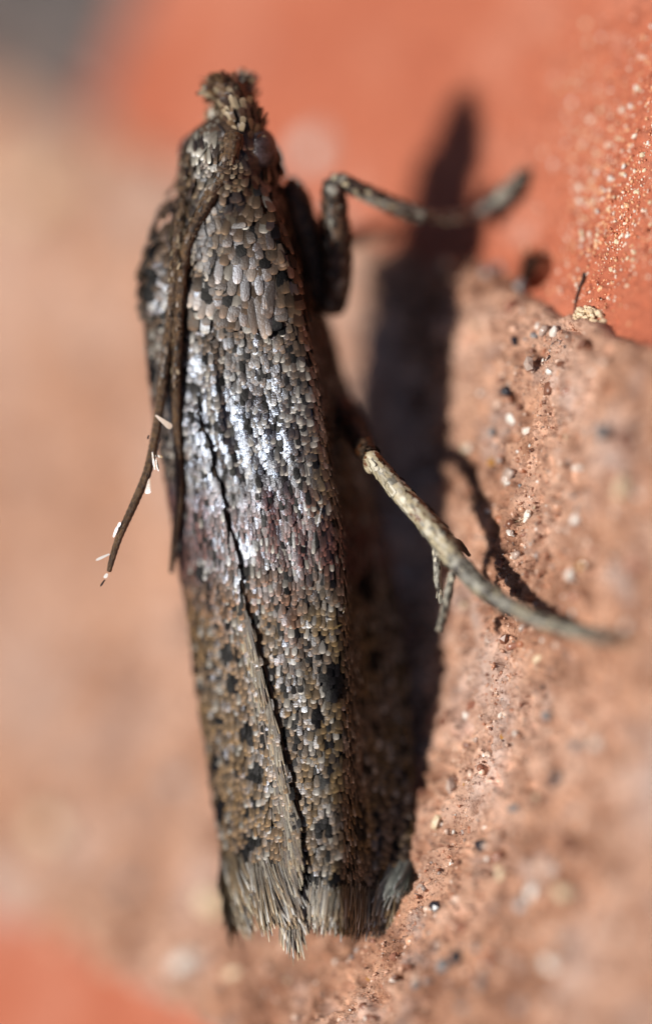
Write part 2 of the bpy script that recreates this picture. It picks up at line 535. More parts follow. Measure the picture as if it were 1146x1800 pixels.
def joined_grains(name, pts, radii, cols, parent, seed):
    bm = rock(seed, 1); bm.verts.ensure_lookup_table()
    tv = np.array([np.array(v.co) / K for v in bm.verts]); tf = np.array([[v.index for v in f.verts] for f in bm.faces]); bm.free()
    nn = len(pts)
    ang = RNG.uniform(0, 6.28, nn)
    tl = RNG.uniform(0, 6.28, nn)
    ca, sa = np.cos(ang)[:, None], np.sin(ang)[:, None]
    q = tv[None] * RNG.uniform(.7, 1.3, (nn, 1, 3))
    ct, st = np.cos(tl)[:, None], np.sin(tl)[:, None]
    y2 = q[..., 1] * ct - q[..., 2] * st; z2 = q[..., 1] * st + q[..., 2] * ct
    x3 = q[..., 0] * ca - y2 * sa; y3 = q[..., 0] * sa + y2 * ca
    v = np.stack([x3, y3, z2], -1) * radii[:, None, None] + pts[:, None, :]
    f = tf[None] + (np.arange(nn) * len(tv))[:, None, None]
    col = np.repeat(cols[:, None, :], len(tv), 1).reshape(-1, 3)
    me = mesh_np(name, v.reshape(-1, 3), None, col, f.reshape(-1, 3))
    o = link(name, me, parent, M_SAND, smooth=False)
    o['kind'] = 'stuff'
    return o

# fine sand over the visible mortar
n = 9000
px = RNG.uniform(420, 1160, n); py = RNG.uniform(430, 1830, n)
fx = interp(py, [(1800, 610), (1550, 750), (1330, 850), (900, 925), (600, 1000), (400, 1080)])
px = np.where(RNG.random(n) < 0.75, fx + RNG.normal(0, 95, n), px)
ok = ((py - 0.43 * px) > 135) & ((py - 0.43 * px) < 1590) & (px < 1200)
px, py = px[ok], py[ok]
xy = wall_xy(px, py)
z = h_mortar(xy[:, 0], xy[:, 1]); xy = wall_xy(px, py, z); z = h_mortar(xy[:, 0], xy[:, 1])
rr = np.clip(np.exp(RNG.normal(0.85, 0.4, len(px))), 1.3, 6.5)
pal = np.array([srgb(190, 140, 112), srgb(168, 112, 84), srgb(208, 178, 158), srgb(120, 76, 56), srgb(196, 150, 124), srgb(214, 205, 195), srgb(66, 46, 40), srgb(150, 128, 116)])
cols = pal[RNG.choice(len(pal), len(px), p=[.24, .22, .12, .12, .16, .03, .04, .07])] * RNG.uniform(.8, 1.15, (len(px), 1))
joined_grains('fine_sand', np.column_stack([xy, z - 0.1 * rr]), rr, cols, mortar, 5)

n = 5200
px = RNG.uniform(-60, 1220, n); py = RNG.uniform(380, 1860, n)
ok = ((py - 0.43 * px) > 150) & ((py - 0.43 * px) < 1570)
px, py = px[ok], py[ok]
xy = wall_xy(px, py)
z = h_mortar(xy[:, 0], xy[:, 1]); xy = wall_xy(px, py, z); z = h_mortar(xy[:, 0], xy[:, 1])
rr = np.clip(np.exp(RNG.normal(1.75, 0.38, len(px))), 3, 15)
pal = np.array([srgb(196, 150, 122), srgb(160, 106, 78), srgb(214, 184, 164), srgb(112, 72, 54), srgb(205, 160, 134), srgb(224, 214, 204), srgb(60, 46, 44), srgb(150, 132, 124)])
cols = pal[RNG.choice(len(pal), len(px), p=[.25, .16, .18, .09, .18, .05, .02, .07])] * RNG.uniform(.85, 1.15, (len(px), 1))
joined_grains('coarse_sand', np.column_stack([xy, z - 0.55 * rr]), rr, cols, mortar, 6)

# white mineral specks in the brick
cl = [(1060, 330), (1100, 290), (1125, 200), (1085, 380), (1060, 420), (1105, 420), (1050, 470), (1130, 330), (1010, 540), (1140, 120), (1040, 140), (1020, 250)]
n = 2600
ci = RNG.integers(0, len(cl), n)
px = np.array([cl[i][0] for i in ci]) + RNG.normal(0, 42, n); py = np.array([cl[i][1] for i in ci]) + RNG.normal(0, 55, n)
ok = ((py - 0.43 * px) < 100)
px, py = px[ok], py[ok]
xy = wall_xy(px, py); z = h_brick(xy[:, 0], xy[:, 1])
rr = np.clip(np.exp(RNG.normal(0.85, 0.45, len(px))), 1.2, 8)
pal = np.array([srgb(222, 200, 180), srgb(214, 160, 120), srgb(200, 120, 84), srgb(150, 74, 48)])
cols = pal[RNG.choice(4, len(px), p=[.26, .32, .30, .12])]
joined_grains('fine_mineral_specks', np.column_stack([xy, z + 0.1 * rr]), rr, cols, brick_a, 9)
for i in range(90):
    a = random.choice(cl)
    px, py = a[0] + random.gauss(0, 45), a[1] + random.gauss(0, 60)
    if py - 0.43 * px > 60: continue
    put_grain(px, py, random.uniform(3.5, 7.5), random.choice(['white', 'cream', 'cream']), brick_a, h_brick, 'mineral_speck', 0.1)

# ------------------------------------------------------------------ moth
moth = bpy.data.objects.new('moth', None)
C.objects.link(moth)
moth['label'] = 'mottled grey-brown moth with folded scaly wings resting on the mortar'
moth['category'] = 'moth'
moth.location = V(560, 1560, -60)
MINV = moth.location.copy()

def mlink(name, mesh, parent, mat, smooth=True):
    """children get plain local coordinates: meshes are in world units, so undo the moth's own location once"""
    o = link(name, mesh, parent, mat, smooth)
    if parent is moth:
        o.location = -MINV
    return o

# --- outline of the folded wings, photo units
XL = [(300, 318), (340, 300), (380, 282), (420, 264), (460, 252), (520, 250), (600, 258), (700, 268), (800, 284), (900, 302), (1000, 318),
      (1100, 332), (1200, 345), (1300, 360), (1400, 375), (1500, 391), (1560, 404), (1600, 414), (1650, 428)]
XR = [(300, 490), (340, 508), (380, 526), (420, 541), (460, 552), (520, 568), (600, 588), (700, 614), (800, 640), (900, 664), (1000, 688),
      (1100, 704), (1200, 716), (1300, 724), (1400, 727), (1500, 724), (1560, 718), (1600, 712), (1650, 700)]
XC = [(300, 452), (340, 470), (380, 486), (420, 500), (480, 518), (600, 545), (700, 560), (800, 575), (900, 592), (1000, 603), (1200, 608), (1400, 606), (1650, 602)]
WT = [(300, -42), (360, -18), (450, 0), (600, 8), (900, 8), (1200, 10), (1400, 18), (1550, 28), (1650, 22)]
WL = [(300, -130), (450, -112), (600, -108), (900, -112), (1200, -116), (1400, -110), (1550, -95), (1650, -85)]
WR = [(300, -150), (450, -190), (700, -200), (1000, -185), (1200, -150), (1300, -120), (1400, -90), (1500, -66), (1560, -52), (1650, -40)]
SEAM = [(300, 330), (560, 334), (600, 336), (700, 344), (735, 351), (800, 368), (860, 386), (960, 411), (1080, 436), (1200, 470), (1340, 503), (1450, 528), (1560, 512), (1650, 500)]
YS = np.arange(300, 1601, 6.0)
NA, NB, NC_, ND = 10, 44, 22, 10

def smooth_cols(a, k=7):
    p = np.pad(a, k, mode='edge'); ker = np.ones(2 * k + 1) / (2 * k + 1)
    return np.convolve(p, ker, 'valid')

yl = interp(YS, XL); yl = smooth_cols(yl, 5); yr = smooth_cols(interp(YS, XR), 5); ycr = smooth_cols(interp(YS, XC), 6)
wt = smooth_cols(interp(YS, WT), 8); wl = smooth_cols(interp(YS, WL), 8); wr = smooth_cols(interp(YS, WR), 8)
rows = []
for i, y in enumerate(YS):
    xl, xr, xcr, t, l, r = yl[i], yr[i], ycr[i], wt[i], wl[i], wr[i]
    th = np.linspace(-0.75, 0, NA, endpoint=False)
    a_u = xl + (1 - np.cos(th)) * 70; a_w = l + np.sin(th) * 26
    ph = np.linspace(0, np.pi / 2, NB)
    b_u = xcr - (xcr - xl) * np.cos(ph); b_q = np.cos(ph); b_w = t - (t - l) * (0.5 * b_q ** 1.35 + 0.5 * (1 - np.sqrt(np.clip(1 - b_q ** 2, 0, 1))))
    q = np.linspace(0, 1, NC_ + 1)[1:]
    c_u = xcr + (xr - xcr) * (0.45 * q + 0.55 * q ** 1.6)
    tail = float(sstep(1350, 1560, y))
    shape = 1 - (1 - q) ** 3.2
    c_w = t - (t - r) * (0.25 * q + 0.75 * shape)
    th2 = np.linspace(0, 0.9, ND + 1)[1:]
    d_u = xr - (1 - np.cos(th2)) * 70; d_w = r - np.sin(th2) * 46
    rows.append(np.stack([np.concatenate([a_u, b_u, c_u, d_u]), np.full(NA + NB + NC_ + ND, y), np.concatenate([a_w, b_w, c_w, d_w])], -1))
G = np.array(rows)                       # (ny, ns, 3) camera-side units (px, py, w)
# round the crease
for _ in range(3):
    G[:, 1:-1] = 0.25 * G[:, :-2] + 0.5 * G[:, 1:-1] + 0.25 * G[:, 2:]
NSC = G.shape[1]
yy = G[..., 1]; uu = G[..., 0]
G[..., 2] += 3.0 * perlin(uu / 60 + 5, yy / 110, 51) + 1.6 * perlin(uu / 22, yy / 60, 52)
seam = interp(YS, SEAM)
# lengthwise folds beside the seam (forewing base) and veins
fold = np.exp(-((uu - (seam[:, None] + 34)) / 9) ** 2) * sstep(560, 620, yy) * sstep(900, 780, yy)
G[..., 2] += 9 * fold
for off, amp in ((70, 3.0), (112, 3.5), (150, 3.0)):
    G[..., 2] += amp * np.exp(-((uu - (seam[:, None] + off)) / 10) ** 2) * sstep(650, 800, yy)
GL = G.copy()                            # left wing lies over the right: lifted along the seam
dl = seam[:, None] - GL[..., 0]
GL[..., 2] += 13 * np.exp(-(np.clip(dl, 0, None) / 60) ** 2) * sstep(640, 760, yy) * (1 - 0 * yy)

def gnormal(g):
    dy = np.gradient(g, axis=0); ds = np.gradient(g, axis=1)
    nn = np.cross(ds * np.array([1, -1, 1]), -dy * np.array([1, -1, 1]))
    nn = nn / (np.linalg.norm(nn, axis=-1, keepdims=True) + 1e-9)
    return nn                             # (u, v-up, w)
def fix_sign(nn):
    if nn[len(nn) // 2, NA + NB // 2, 2] < 0: nn = -nn
    return nn
NL, NR = fix_sign(gnormal(GL)), fix_sign(gnormal(G))

def sample(g, y, s):
    fy = np.clip((y - YS[0]) / 6.0, 0, len(YS) - 1.001); fs = np.clip(s, 0, NSC - 1.001)
    iy = fy.astype(int); is_ = fs.astype(int); ay = (fy - iy)[:, None]; as_ = (fs - is_)[:, None]
    return (g[iy, is_] * (1 - ay) * (1 - as_) + g[iy + 1, is_] * ay * (1 - as_) + g[iy, is_ + 1] * (1 - ay) * as_ + g[iy + 1, is_ + 1] * ay * as_)

def s_of_u(g, y, u):                      # column where the upper surface reaches u
    r = g[int(np.clip((y - YS[0]) / 6.0, 0, len(YS) - 1))]
    top = r[NA:NA + NB + NC_]
    return NA + np.interp(u, top[:, 0], np.arange(len(top)))
S_SEAM = np.array([s_of_u(G, y, u) for y, u in zip(YS, seam)])

def to_world_pts(p):
    return world(p[..., 0], p[..., 1], p[..., 2])

def wing_mesh(name, g, nn, s0, s1, y0, y1, ncol=48, sink=3.0):
    iy = np.where((YS >= y0) & (YS <= y1))[0]
    P, Q = [], []
    for i in iy:
        s = np.linspace(s0[i], s1[i], ncol)
        p = sample(g, np.full(ncol, YS[i]), s); nrm = sample(nn, np.full(ncol, YS[i]), s) * np.array([1, -1, 1])
        P.append(p - nrm * sink); Q.append(p - nrm * (sink + 7))
    P, Q = np.array(P), np.array(Q)
    nr, nc2 = P.shape[:2]
    v = np.concatenate([to_world_pts(P).reshape(-1, 3), to_world_pts(Q).reshape(-1, 3)])
    q1 = grid_quads(nr, nc2); q2 = grid_quads(nr, nc2, nr * nc2)[:, ::-1]
    ring = np.concatenate([np.arange(nc2), np.arange(1, nr) * nc2 + nc2 - 1, (nr - 1) * nc2 + np.arange(nc2 - 2, -1, -1), np.arange(nr - 2, 0, -1) * nc2])
    k2 = np.roll(ring, -1)
    side = np.stack([ring, k2, k2 + nr * nc2, ring + nr * nc2], 1)
    return mesh_np(name, v, np.concatenate([q1, q2, side]))

ones = np.ones(len(YS))
wing_l = mlink('forewing', wing_mesh('forewing', GL, NL, ones * 0, S_SEAM, 420, 1580), moth, M_WING)
wing_l['label'] = 'left forewing, lying over the other one along the seam'
wing_r = mlink('forewing', wing_mesh('forewing', G, NR, S_SEAM - 6, ones * (NSC - 1), 420, 1575), moth, M_WING)
wing_r['label'] = 'right forewing, its outer flank folded down into shade'

# --- body: head, thorax and abdomen as one skin
BST = [  # y, cu, w centre, radius u, radius w
    (196, 408, -78, 8, 8), (200, 408, -78, 26, 24), (212, 406, -80, 44, 40), (230, 404, -84, 66, 60), (255, 406, -88, 82, 72), (280, 408, -92, 86, 76),
    (300, 405, -96, 80, 72), (316, 405, -96, 80, 70), (340, 408, -92, 90, 66), (380, 405, -86, 104, 64), (430, 405, -84, 108, 64),
    (500, 415, -80, 104, 58), (600, 430, -78, 100, 54), (800, 465, -76, 96, 52), (1000, 500, -74, 96, 50), (1200, 530, -70, 96, 46),
    (1350, 548, -60, 90, 38), (1480, 556, -42, 76, 26), (1530, 558, -34, 56, 18), (1550, 560, -32, 20, 8), (1552, 560, -32, 4, 2)]
bs = np.array(BST, float)
by = np.concatenate([[196, 200, 206], np.arange(212, 1540, 6), [1545, 1550, 1552]])
th = np.linspace(0, 2 * np.pi, 40, endpoint=False)
B = []
for y in by:
    cu, cw, ru, rw = [np.interp(y, bs[:, 0], bs[:, k]) for k in (1, 2, 3, 4)]
    wob = 1 + 0.05 * perlin(np.cos(th) * 2 + y / 30, np.sin(th) * 2 + 3, 61)
    B.append(np.stack([cu + ru * np.cos(th) * wob, np.full(40, y), cw + rw * np.sin(th) * wob], -1))
B = np.array(B)
# pull the thorax up to the wing surface
nr = len(by)
v = to_world_pts(B).reshape(-1, 3)
i = np.arange(nr - 1)[:, None] * 40; j = np.arange(40)[None]; j2 = (j + 1) % 40
q = np.stack([(i + j).ravel(), (i + j2).ravel(), (i + 40 + j2).ravel(), (i + 40 + j).ravel()], 1)
body = mlink('body', mesh_np('body', v, q), moth, M_BODY)

def tube(name, pts, rad, parent, mat, sides=14, seg=None, ring=0.0, ringlen=11.0, step=3.0, flat=1.0, bump=0.0, seed=0):
    """tapered limb through (px, py, w) points"""
    p = np.array(pts, float); r = np.array(rad, float)
    W = np.stack([world(*a) for a in p])
    d = np.concatenate([[0], np.cumsum(np.linalg.norm(np.diff(W, axis=0), axis=1))])
    nn = max(8, int(d[-1] / step))
    t = np.linspace(0, d[-1], nn)
    def cr(vals):                         # Catmull-Rom
        o = []
        for tt in t:
            k = min(max(np.searchsorted(d, tt) - 1, 0), len(d) - 2)
            x = (tt - d[k]) / (d[k + 1] - d[k])
            a, b, c_, e = vals[max(k - 1, 0)], vals[k], vals[k + 1], vals[min(k + 2, len(d) - 1)]
            o.append(0.5 * (2 * b + (c_ - a) * x + (2 * a - 5 * b + 4 * c_ - e) * x ** 2 + (3 * b - a - 3 * c_ + e) * x ** 3))
        return np.array(o)
    cen = cr(W); rr = np.interp(t, d, r)
    if ring: rr = rr * (1 + ring * (np.abs(np.sin(np.pi * t / ringlen)) - 0.6))
    endf = np.minimum(1, np.sqrt(np.clip(1 - (1 - np.clip(np.minimum(t, d[-1] - t) / (rr + 1e-6), 0, 1)) ** 2, 0.02, 1)))
    rr = rr * endf
    tan = np.gradient(cen, axis=0); tan /= np.linalg.norm(tan, axis=1, keepdims=True)
    vw = EYE / np.linalg.norm(EYE)
    b1 = np.cross(tan, vw); b1 /= np.linalg.norm(b1, axis=1, keepdims=True)
    b2 = np.cross(b1, tan)
    a = np.linspace(0, 2 * np.pi, sides, endpoint=False)
    wob = 1 + bump * perlin(t[:, None] / 14 + 0 * a, np.cos(a)[None] * 1.5 + np.sin(a)[None] + 0 * t[:, None] + seed, 70 + seed)
    v = cen[:, None] + (b1[:, None] * np.cos(a)[None, :, None] + b2[:, None] * np.sin(a)[None, :, None] * flat) * (rr[:, None] * wob)[..., None]
    i = np.arange(nn - 1)[:, None] * sides; j = np.arange(sides)[None]; j2 = (j + 1) % sides
    q = np.stack([(i + j).ravel(), (i + j2).ravel(), (i + sides + j2).ravel(), (i + sides + j).ravel()], 1)
    vv = v.reshape(-1, 3)
    n0 = len(vv); vv = np.concatenate([vv, cen[:1], cen[-1:]])
    jj = np.arange(sides); jn = (jj + 1) % sides
    tr = np.concatenate([np.stack([jn, jj, np.full(sides, n0)], 1), np.stack([n0 - sides + jj, n0 - sides + jn, np.full(sides, n0 + 1)], 1)])
    me = mesh_np(name, vv, q, None, tr)
    return mlink(name, me, parent, mat), cen, tan, rr, b1, b2

# --- head parts
palp1 = tube('palp', [(436, 268, -70), (430, 225, -62), (418, 185, -66), (398, 160, -72), (374, 156, -80)], [30, 32, 26, 19, 11], moth, M_BODY, bump=.25, seed=1)
palp2 = tube('palp', [(392, 262, -110), (396, 220, -104), (412, 182, -104), (424, 158, -102), (428, 148, -100)], [30, 30, 22, 16, 9], moth, M_BODY, bump=.25, seed=2)
def ball(name, px, py, w, r, mat, parent, sq=(1, 1, 1)):
    bm = bmesh.new(); bmesh.ops.create_uvsphere(bm, u_segments=28, v_segments=18, radius=1.0)
    me = bpy.data.meshes.new(name)
    c = world(px, py, w)
    for q_ in bm.verts:
        q_.co = Vector((ROT @ (np.array(q_.co) * np.array(sq) * r) + c) * K)
    bm.to_mesh(me); bm.free()
    return mlink(name, me, parent, mat)
ball('eye', 452, 262, -60, 36, M_EYE, moth, (1, 1.1, 1))
ball('eye', 346, 268, -118, 32, M_EYE, moth, (1, 1.1, 1))

# --- antennae
def surf_w(u, y):
    r = G[int(np.clip((y - YS[0]) / 6.0, 0, len(YS) - 1))]; top = r[NA:NA + NB + NC_]
    return float(np.interp(u, top[:, 0], top[:, 2]))
def on_wing(rows_):
    return [(u, y, (surf_w(u, y) + w) if f else w) for (u, y, w, f) in rows_]
ant_a = tube('antenna', on_wing([(338, 268, -60, 0), (328, 310, 34, 1), (318, 390, 24, 1), (309, 470, 20, 1), (302, 550, 20, 1), (291, 640, 24, 1), (283, 700, -52, 0), (274, 765, -32, 0), (260, 828, -14, 0), (238, 882, -4, 0), (211, 942, 2, 0), (197, 985, 0, 0), (192, 1006, 0, 0)]),
             [14, 11, 11, 10, 9.5, 9, 9, 8.5, 8, 7.5, 6.5, 5.5, 4], moth, M_ANT, sides=12, ring=.12, ringlen=10.5, step=2.0)
ant_b = tube('antenna', on_wing([(414, 232, -26, 0), (404, 268, -16, 0), (388, 312, 30, 1), (356, 374, 26, 1), (332, 425, 24, 1), (321, 480, 22, 1), (315, 560, 20, 1), (311, 650, 20, 1), (311, 740, 20, 1), (315, 830, 18, 1), (316, 880, 20, 1), (309, 940, -76, 0), (301, 1008, -84, 0)]),
             [20, 17, 14, 12.5, 10, 9.5, 9, 8.5, 8, 8, 7.5, 7, 4], moth, M_ANT, sides=12, ring=.12, ringlen=10.5, step=2.0)

# --- scales -------------------------------------------------------------
FR = np.array([0, .3, .66, .86, .96, 1.0])
NV = 18
SHAPES = {'round': np.array([.45, .85, 1.0, .97, .74, .30]), 'hair': np.array([.6, .85, 1.0, .8, .45, .1]), 'fan': np.array([.30, .58, .88, 1.0, .80, .34])}
def scale_verts(base, tdir, nrm, length, width, lift, curl, shape='round'):
    """base etc. in camera-side units (u, v-up, w); returns verts (n, 15, 3) camera-side"""
    side = np.cross(tdir, nrm); side /= np.linalg.norm(side, axis=-1, keepdims=True) + 1e-9
    f = FR[None, :, None, None]
    hw = SHAPES[shape][None, :, None, None]
    cc = np.array([-1., 0, 1])[None, None, :, None]
    L = length[:, None, None, None]; Wd = width[:, None, None, None] * .5
    up = lift[:, None, None, None] * f * L + curl[:, None, None, None] * L * (f * (1 - f)) + Wd * .09 * hw * (1 - cc ** 2)
    return (base[:, None, None] + tdir[:, None, None] * L * f + side[:, None, None] * Wd * hw * cc + nrm[:, None, None] * up).reshape(len(base), NV, 3)
TQ = grid_quads(6, 3)[:, ::-1]
def cam2world(p):                          # (u, v-up from y, w): here stored as (px, -py, w)
    return world(p[..., 0], -p[..., 1], p[..., 2])

def jitter_dir(t, nrm, ang):
    s = np.cross(nrm, t)
    return t * np.cos(ang)[:, None] + s * np.sin(ang)[:, None]

SPOTS = [(585, 1188, 22, 34), (572, 1160, 14, 16), (432, 1275, 16, 18), (447, 1348, 16, 15), (398, 1130, 9, 20), (408, 1185, 9, 20), (386, 1405, 10, 22), (377, 1330, 9, 15),
         (515, 1432, 18, 24), (568, 1352, 14, 14), (566, 1442, 16, 18), (545, 1530, 24, 17), (590, 1534, 16, 15), (618, 1544, 9, 13), (658, 1552, 24, 13), (430, 1490, 13, 18),
         (447, 1464, 14, 8), (405, 1540, 8, 14), (640, 1330, 12, 28), (632, 1435, 10, 26), (655, 1145, 14, 20), (505, 1200, 12, 12), (525, 1300, 10, 14),
         (350, 985, 10, 14), (428, 985, 8, 12), (350, 1010, 9, 10), (640, 1010, 16, 30), (560, 1245, 9, 14), (500, 1270, 8, 12), (372, 470, 13, 24), (275, 480, 10, 30), (268, 640, 8, 24)]
PALES = [(345, 622, 14, 14, 1), (352, 690, 16, 34, 1), (376, 720, 9, 60, 1), (432, 952, 18, 22, 1), (358, 975, 14, 16, .9), (420, 1000, 10, 16, .7), (500, 730, 60, 60, .35), (450, 1330, 14, 18, .5), (520, 950, 20, 40, .25)]

def pattern(u, y, rng):
    """the moth's own scale colours by place on the wing"""
    n1 = perlin(u / 55, y / 85, 81); n2 = perlin(u / 20, y / 30, 82); n3 = perlin(u / 9, y / 12, 83)
    grey = srgb(130, 116, 102); brown = srgb(118, 94, 72); purp = srgb(124, 80, 76); pink = srgb(156, 110, 88); oliv = srgb(138, 118, 80); slate = srgb(66, 68, 84); tan = srgb(172, 142, 106)
    m = lambda a, b, f: a * (1 - f[:, None]) + b * f[:, None]
    c = np.tile(grey, (len(u), 1))
    c = m(c, brown, sstep(640, 560, y) * .75)
    c = m(c, slate, .75 * sstep(650, 740, y + 40 * n1) * sstep(930, 860, y + 40 * n1) * np.exp(-((u - (interp(y, SEAM) + 90)) / 75) ** 2))
    band = sstep(815, 880, y + 50 * n1) * sstep(1030, 970, y + 40 * n1)
    c = m(c, purp, .85 * band)
    c = m(c, pink, .8 * sstep(985, 1040, y + 30 * n1) * sstep(1180, 1080, y + 50 * n2) * sstep(560, 480, u))
    c = m(c, oliv, .75 * sstep(1000, 1090, y + 30 * n2) * sstep(.0, .4, n1 + .25))
    c = m(c, tan, .6 * sstep(960, 1100, y) * sstep(-40, 20, interp(y, SEAM) - u + 20))
    c = m(c, oliv, .5 * sstep(520, 560, u) * sstep(700, 760, y) * sstep(930, 860, y))
    c = m(c, tan, .7 * sstep(1530, 1570, y))
    dark = np.zeros(len(u)); pale = np.zeros(len(u))
    for (a, b, ra, rb) in SPOTS:
        q = ((u - a) / ra) ** 2 + ((y - b) / rb) ** 2
        dark = np.maximum(dark, sstep(1.5, .6, q + .35 * n3))
    for (a, b, ra, rb, k) in PALES:
        q = ((u - a) / ra) ** 2 + ((y - b) / rb) ** 2
        pale = np.maximum(pale, k * sstep(1.5, .4, q + .3 * n3))
    r = rng.random(len(u)); r2 = rng.random(len(u))
    prob_d = .08 + .10 * sstep(.1, .5, n2); prob_p = .06 + .10 * sstep(.0, .5, -n2) + .12 * np.exp(-((y - 720) / 120) ** 2)
    isd = (r < prob_d) | (r2 < dark * .93); isp = ((r > 1 - prob_p) | (r2 > 1 - pale * .9)) & ~isd
    c = c * np.array([1.08, .97, .86]) * (0.24 + 0.40 * rng.random(len(u)))[:, None]
    c = np.where(isd[:, None], srgb(20, 17, 20) * (0.3 + .6 * rng.random(len(u)))[:, None], c)
    c = np.where(isp[:, None], srgb(176, 168, 156) * (0.42 + .4 * rng.random(len(u)))[:, None], c)
    gloss = np.clip(.05 + .75 * np.exp(-((y - 740) / 120) ** 2) + .4 * rng.random(len(u)) ** 2 + .45 * (rng.random(len(u)) < .16) + .15 * band + .5 * pale, 0, 1) * np.where(isd, .12, 1)
    return c, gloss

PICK = []                                  # scales that become objects of their own: (area, parent key, verts, cols)
STUFF = {'l': [], 'r': [], 'b': []}
def lay(key, base_pxy, tdir, nrm, length, width, lift, curl, shape, col, gloss, single=None):
    b = base_pxy * np.array([1, -1, 1])
    vts = cam2world(scale_verts(b, tdir, nrm, length, width, lift, curl, shape))
    n_ = len(vts)
    shade = np.array([.36, .40, .52, .85, 1.6, 2.4])[None, :, None, None] * np.array([.7, 1.08, .7])[None, None, :, None] * np.ones((n_, 6, 3, 1))   # pale tips; rim highlight and dark gaps between scales painted into the colour
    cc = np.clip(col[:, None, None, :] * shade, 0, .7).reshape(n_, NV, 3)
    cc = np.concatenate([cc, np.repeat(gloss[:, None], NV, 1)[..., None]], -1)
    if single is None: single = np.zeros(n_, bool)
    for k in np.where(single)[0]:
        PICK.append((key, vts[k], cc[k]))
    ks = ~single
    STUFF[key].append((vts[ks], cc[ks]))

def cover(key, g, nn, slo, shi, y0, y1, rng, row=9.6, wid=10.6, singles=0.0):
    y = y0
    k = 0
    while y < y1:
        row_n = []
        iy = int(np.clip((y - YS[0]) / 6, 0, len(YS) - 1))
        s = np.arange(0, NSC, 0.05); P = sample(g, np.full(len(s), y), s)
        arc = np.concatenate([[0], np.cumsum(np.linalg.norm(np.diff(P, axis=0), axis=1))])
        a0, a1 = np.interp(slo[iy], s, arc), np.interp(shi[iy], s, arc)
        hb = float(np.exp(-((y - 930) / 90) ** 2))          # narrow, hair-like scales in the purple band
        wdt = wid * (1 - .35 * hb)
        aa = np.arange(a0 + (k % 2) * wdt * .4, a1, wdt * .80)
        aa = aa + rng.normal(0, wdt * .2, len(aa))
        aa = np.clip(aa, a0 - 2, a1 + 2)
        ss = np.interp(aa, arc, s)
        ys = y + rng.normal(0, row * .36, len(ss)) + 8 * perlin(aa / 40, aa * 0 + y / 30, 91)
        p = sample(g, ys, ss); nm = sample(nn, ys, ss)
        nm /= np.linalg.norm(nm, axis=1, keepdims=True)
        p2 = sample(g, ys + 6, ss)
        t = (p2 - p) * np.array([1, -1, 1]); t /= np.linalg.norm(t, axis=1, keepdims=True) + 1e-9
        # near the seam the scales of the upper wing slant outward over it
        t = jitter_dir(t, nm, rng.normal(0, .09, len(ss)))
        col, gl = pattern(p[:, 0], p[:, 1], rng)
        length = row * (2.2 + .9 * hb) * (0.8 + .45 * rng.random(len(ss)))
        width = wdt * (0.72 + .5 * rng.random(len(ss)))
        lift = .09 + .14 * rng.random(len(ss)); curl = .02 + .08 * rng.random(len(ss))
        single = (rng.random(len(ss)) < singles) & (nm[:, 2] > .75) & (p[:, 1] > 600)
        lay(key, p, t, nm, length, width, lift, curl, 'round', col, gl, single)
        y += row * (1 + .1 * rng.normal()); k += 1

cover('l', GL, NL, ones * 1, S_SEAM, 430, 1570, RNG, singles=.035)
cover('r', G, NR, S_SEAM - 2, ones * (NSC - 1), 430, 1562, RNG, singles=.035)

# fringes of long hair scales along the outer margins, and along the upper wing's inner margin
def fringe(key, g, nn, ss, y0, lenf, rng, n_, spread, wdt=5.0, tipcol=None, dark=None):
    s = ss[0] + (ss[1] - ss[0]) * rng.random(n_)
    q = (s - ss[0]) / (ss[1] - ss[0])
    ys = y0(q) + rng.normal(0, 9, n_)
    p = sample(g, ys, s); nm = sample(nn, ys, s); nm /= np.linalg.norm(nm, axis=1, keepdims=True)
    p2 = sample(g, ys - 6, s)
    t = (p - p2) * np.array([1, -1, 1]); t /= np.linalg.norm(t, axis=1, keepdims=True)
    t = jitter_dir(t, nm, spread(q) + .22 * perlin(q * 8, q * 0 + 4.5, 97) + rng.normal(0, .09, n_))
    c = np.array([srgb(166, 140, 106), srgb(196, 182, 158), srgb(112, 90, 66), srgb(216, 210, 200)])[rng.choice(4, n_, p=[.34, .24, .28, .14])]
    c = c * rng.uniform(.35, .95, (n_, 1))
    if tipcol is not None: c = tipcol * rng.uniform(.4, .9, (n_, 1))
    lay(key, p + nm * np.array([1, -1, 1]) * rng.uniform(0, 6, (n_, 1)), t, nm, lenf(q) * rng.uniform(.7, 1.1, n_) * (1 + .55 * perlin(q * 9, q * 0 + .5, 95) + .4 * perlin(q * 31, q * 0 + 2.5, 96)), wdt * rng.uniform(.7, 1.4, n_), rng.uniform(-.05, .08, n_), rng.uniform(0, .12, n_),
        'hair', c, np.full(n_, .22))
sL = (4, float(np.interp(1560, YS, S_SEAM)) + 1)
fringe('l', GL, NL, sL, lambda q: 1545 + 14 * q, lambda q: 64 + 10 * np.sin(q * 19), RNG, 1500, lambda q: .22 - .1 * q, 3.4)
fringe('l', GL, NL, sL, lambda q: 1500 + 30 * q, lambda q: 60 + 0 * q, RNG, 700, lambda q: .25 - .1 * q, 3.4)
sR = (float(np.interp(1560, YS, S_SEAM)) - 3, NSC - 2)
fringe('r', G, NR, sR, lambda q: 1570 - 26 * sstep(.75, 1, q), lambda q: 62 + 8 * np.sin(q * 23), RNG, 2300, lambda q: -.02 + .0 * q, 3.4)
fringe('r', G, NR, (NA + NB + NC_ - 8, NSC - 2), lambda q: 1490 + 60 * (1 - q), lambda q: 52 + 0 * q, RNG, 700, lambda q: -.30 + .1 * q, 4.5, srgb(196, 200, 190))  # paler colour here stands in for light falling on this fringe
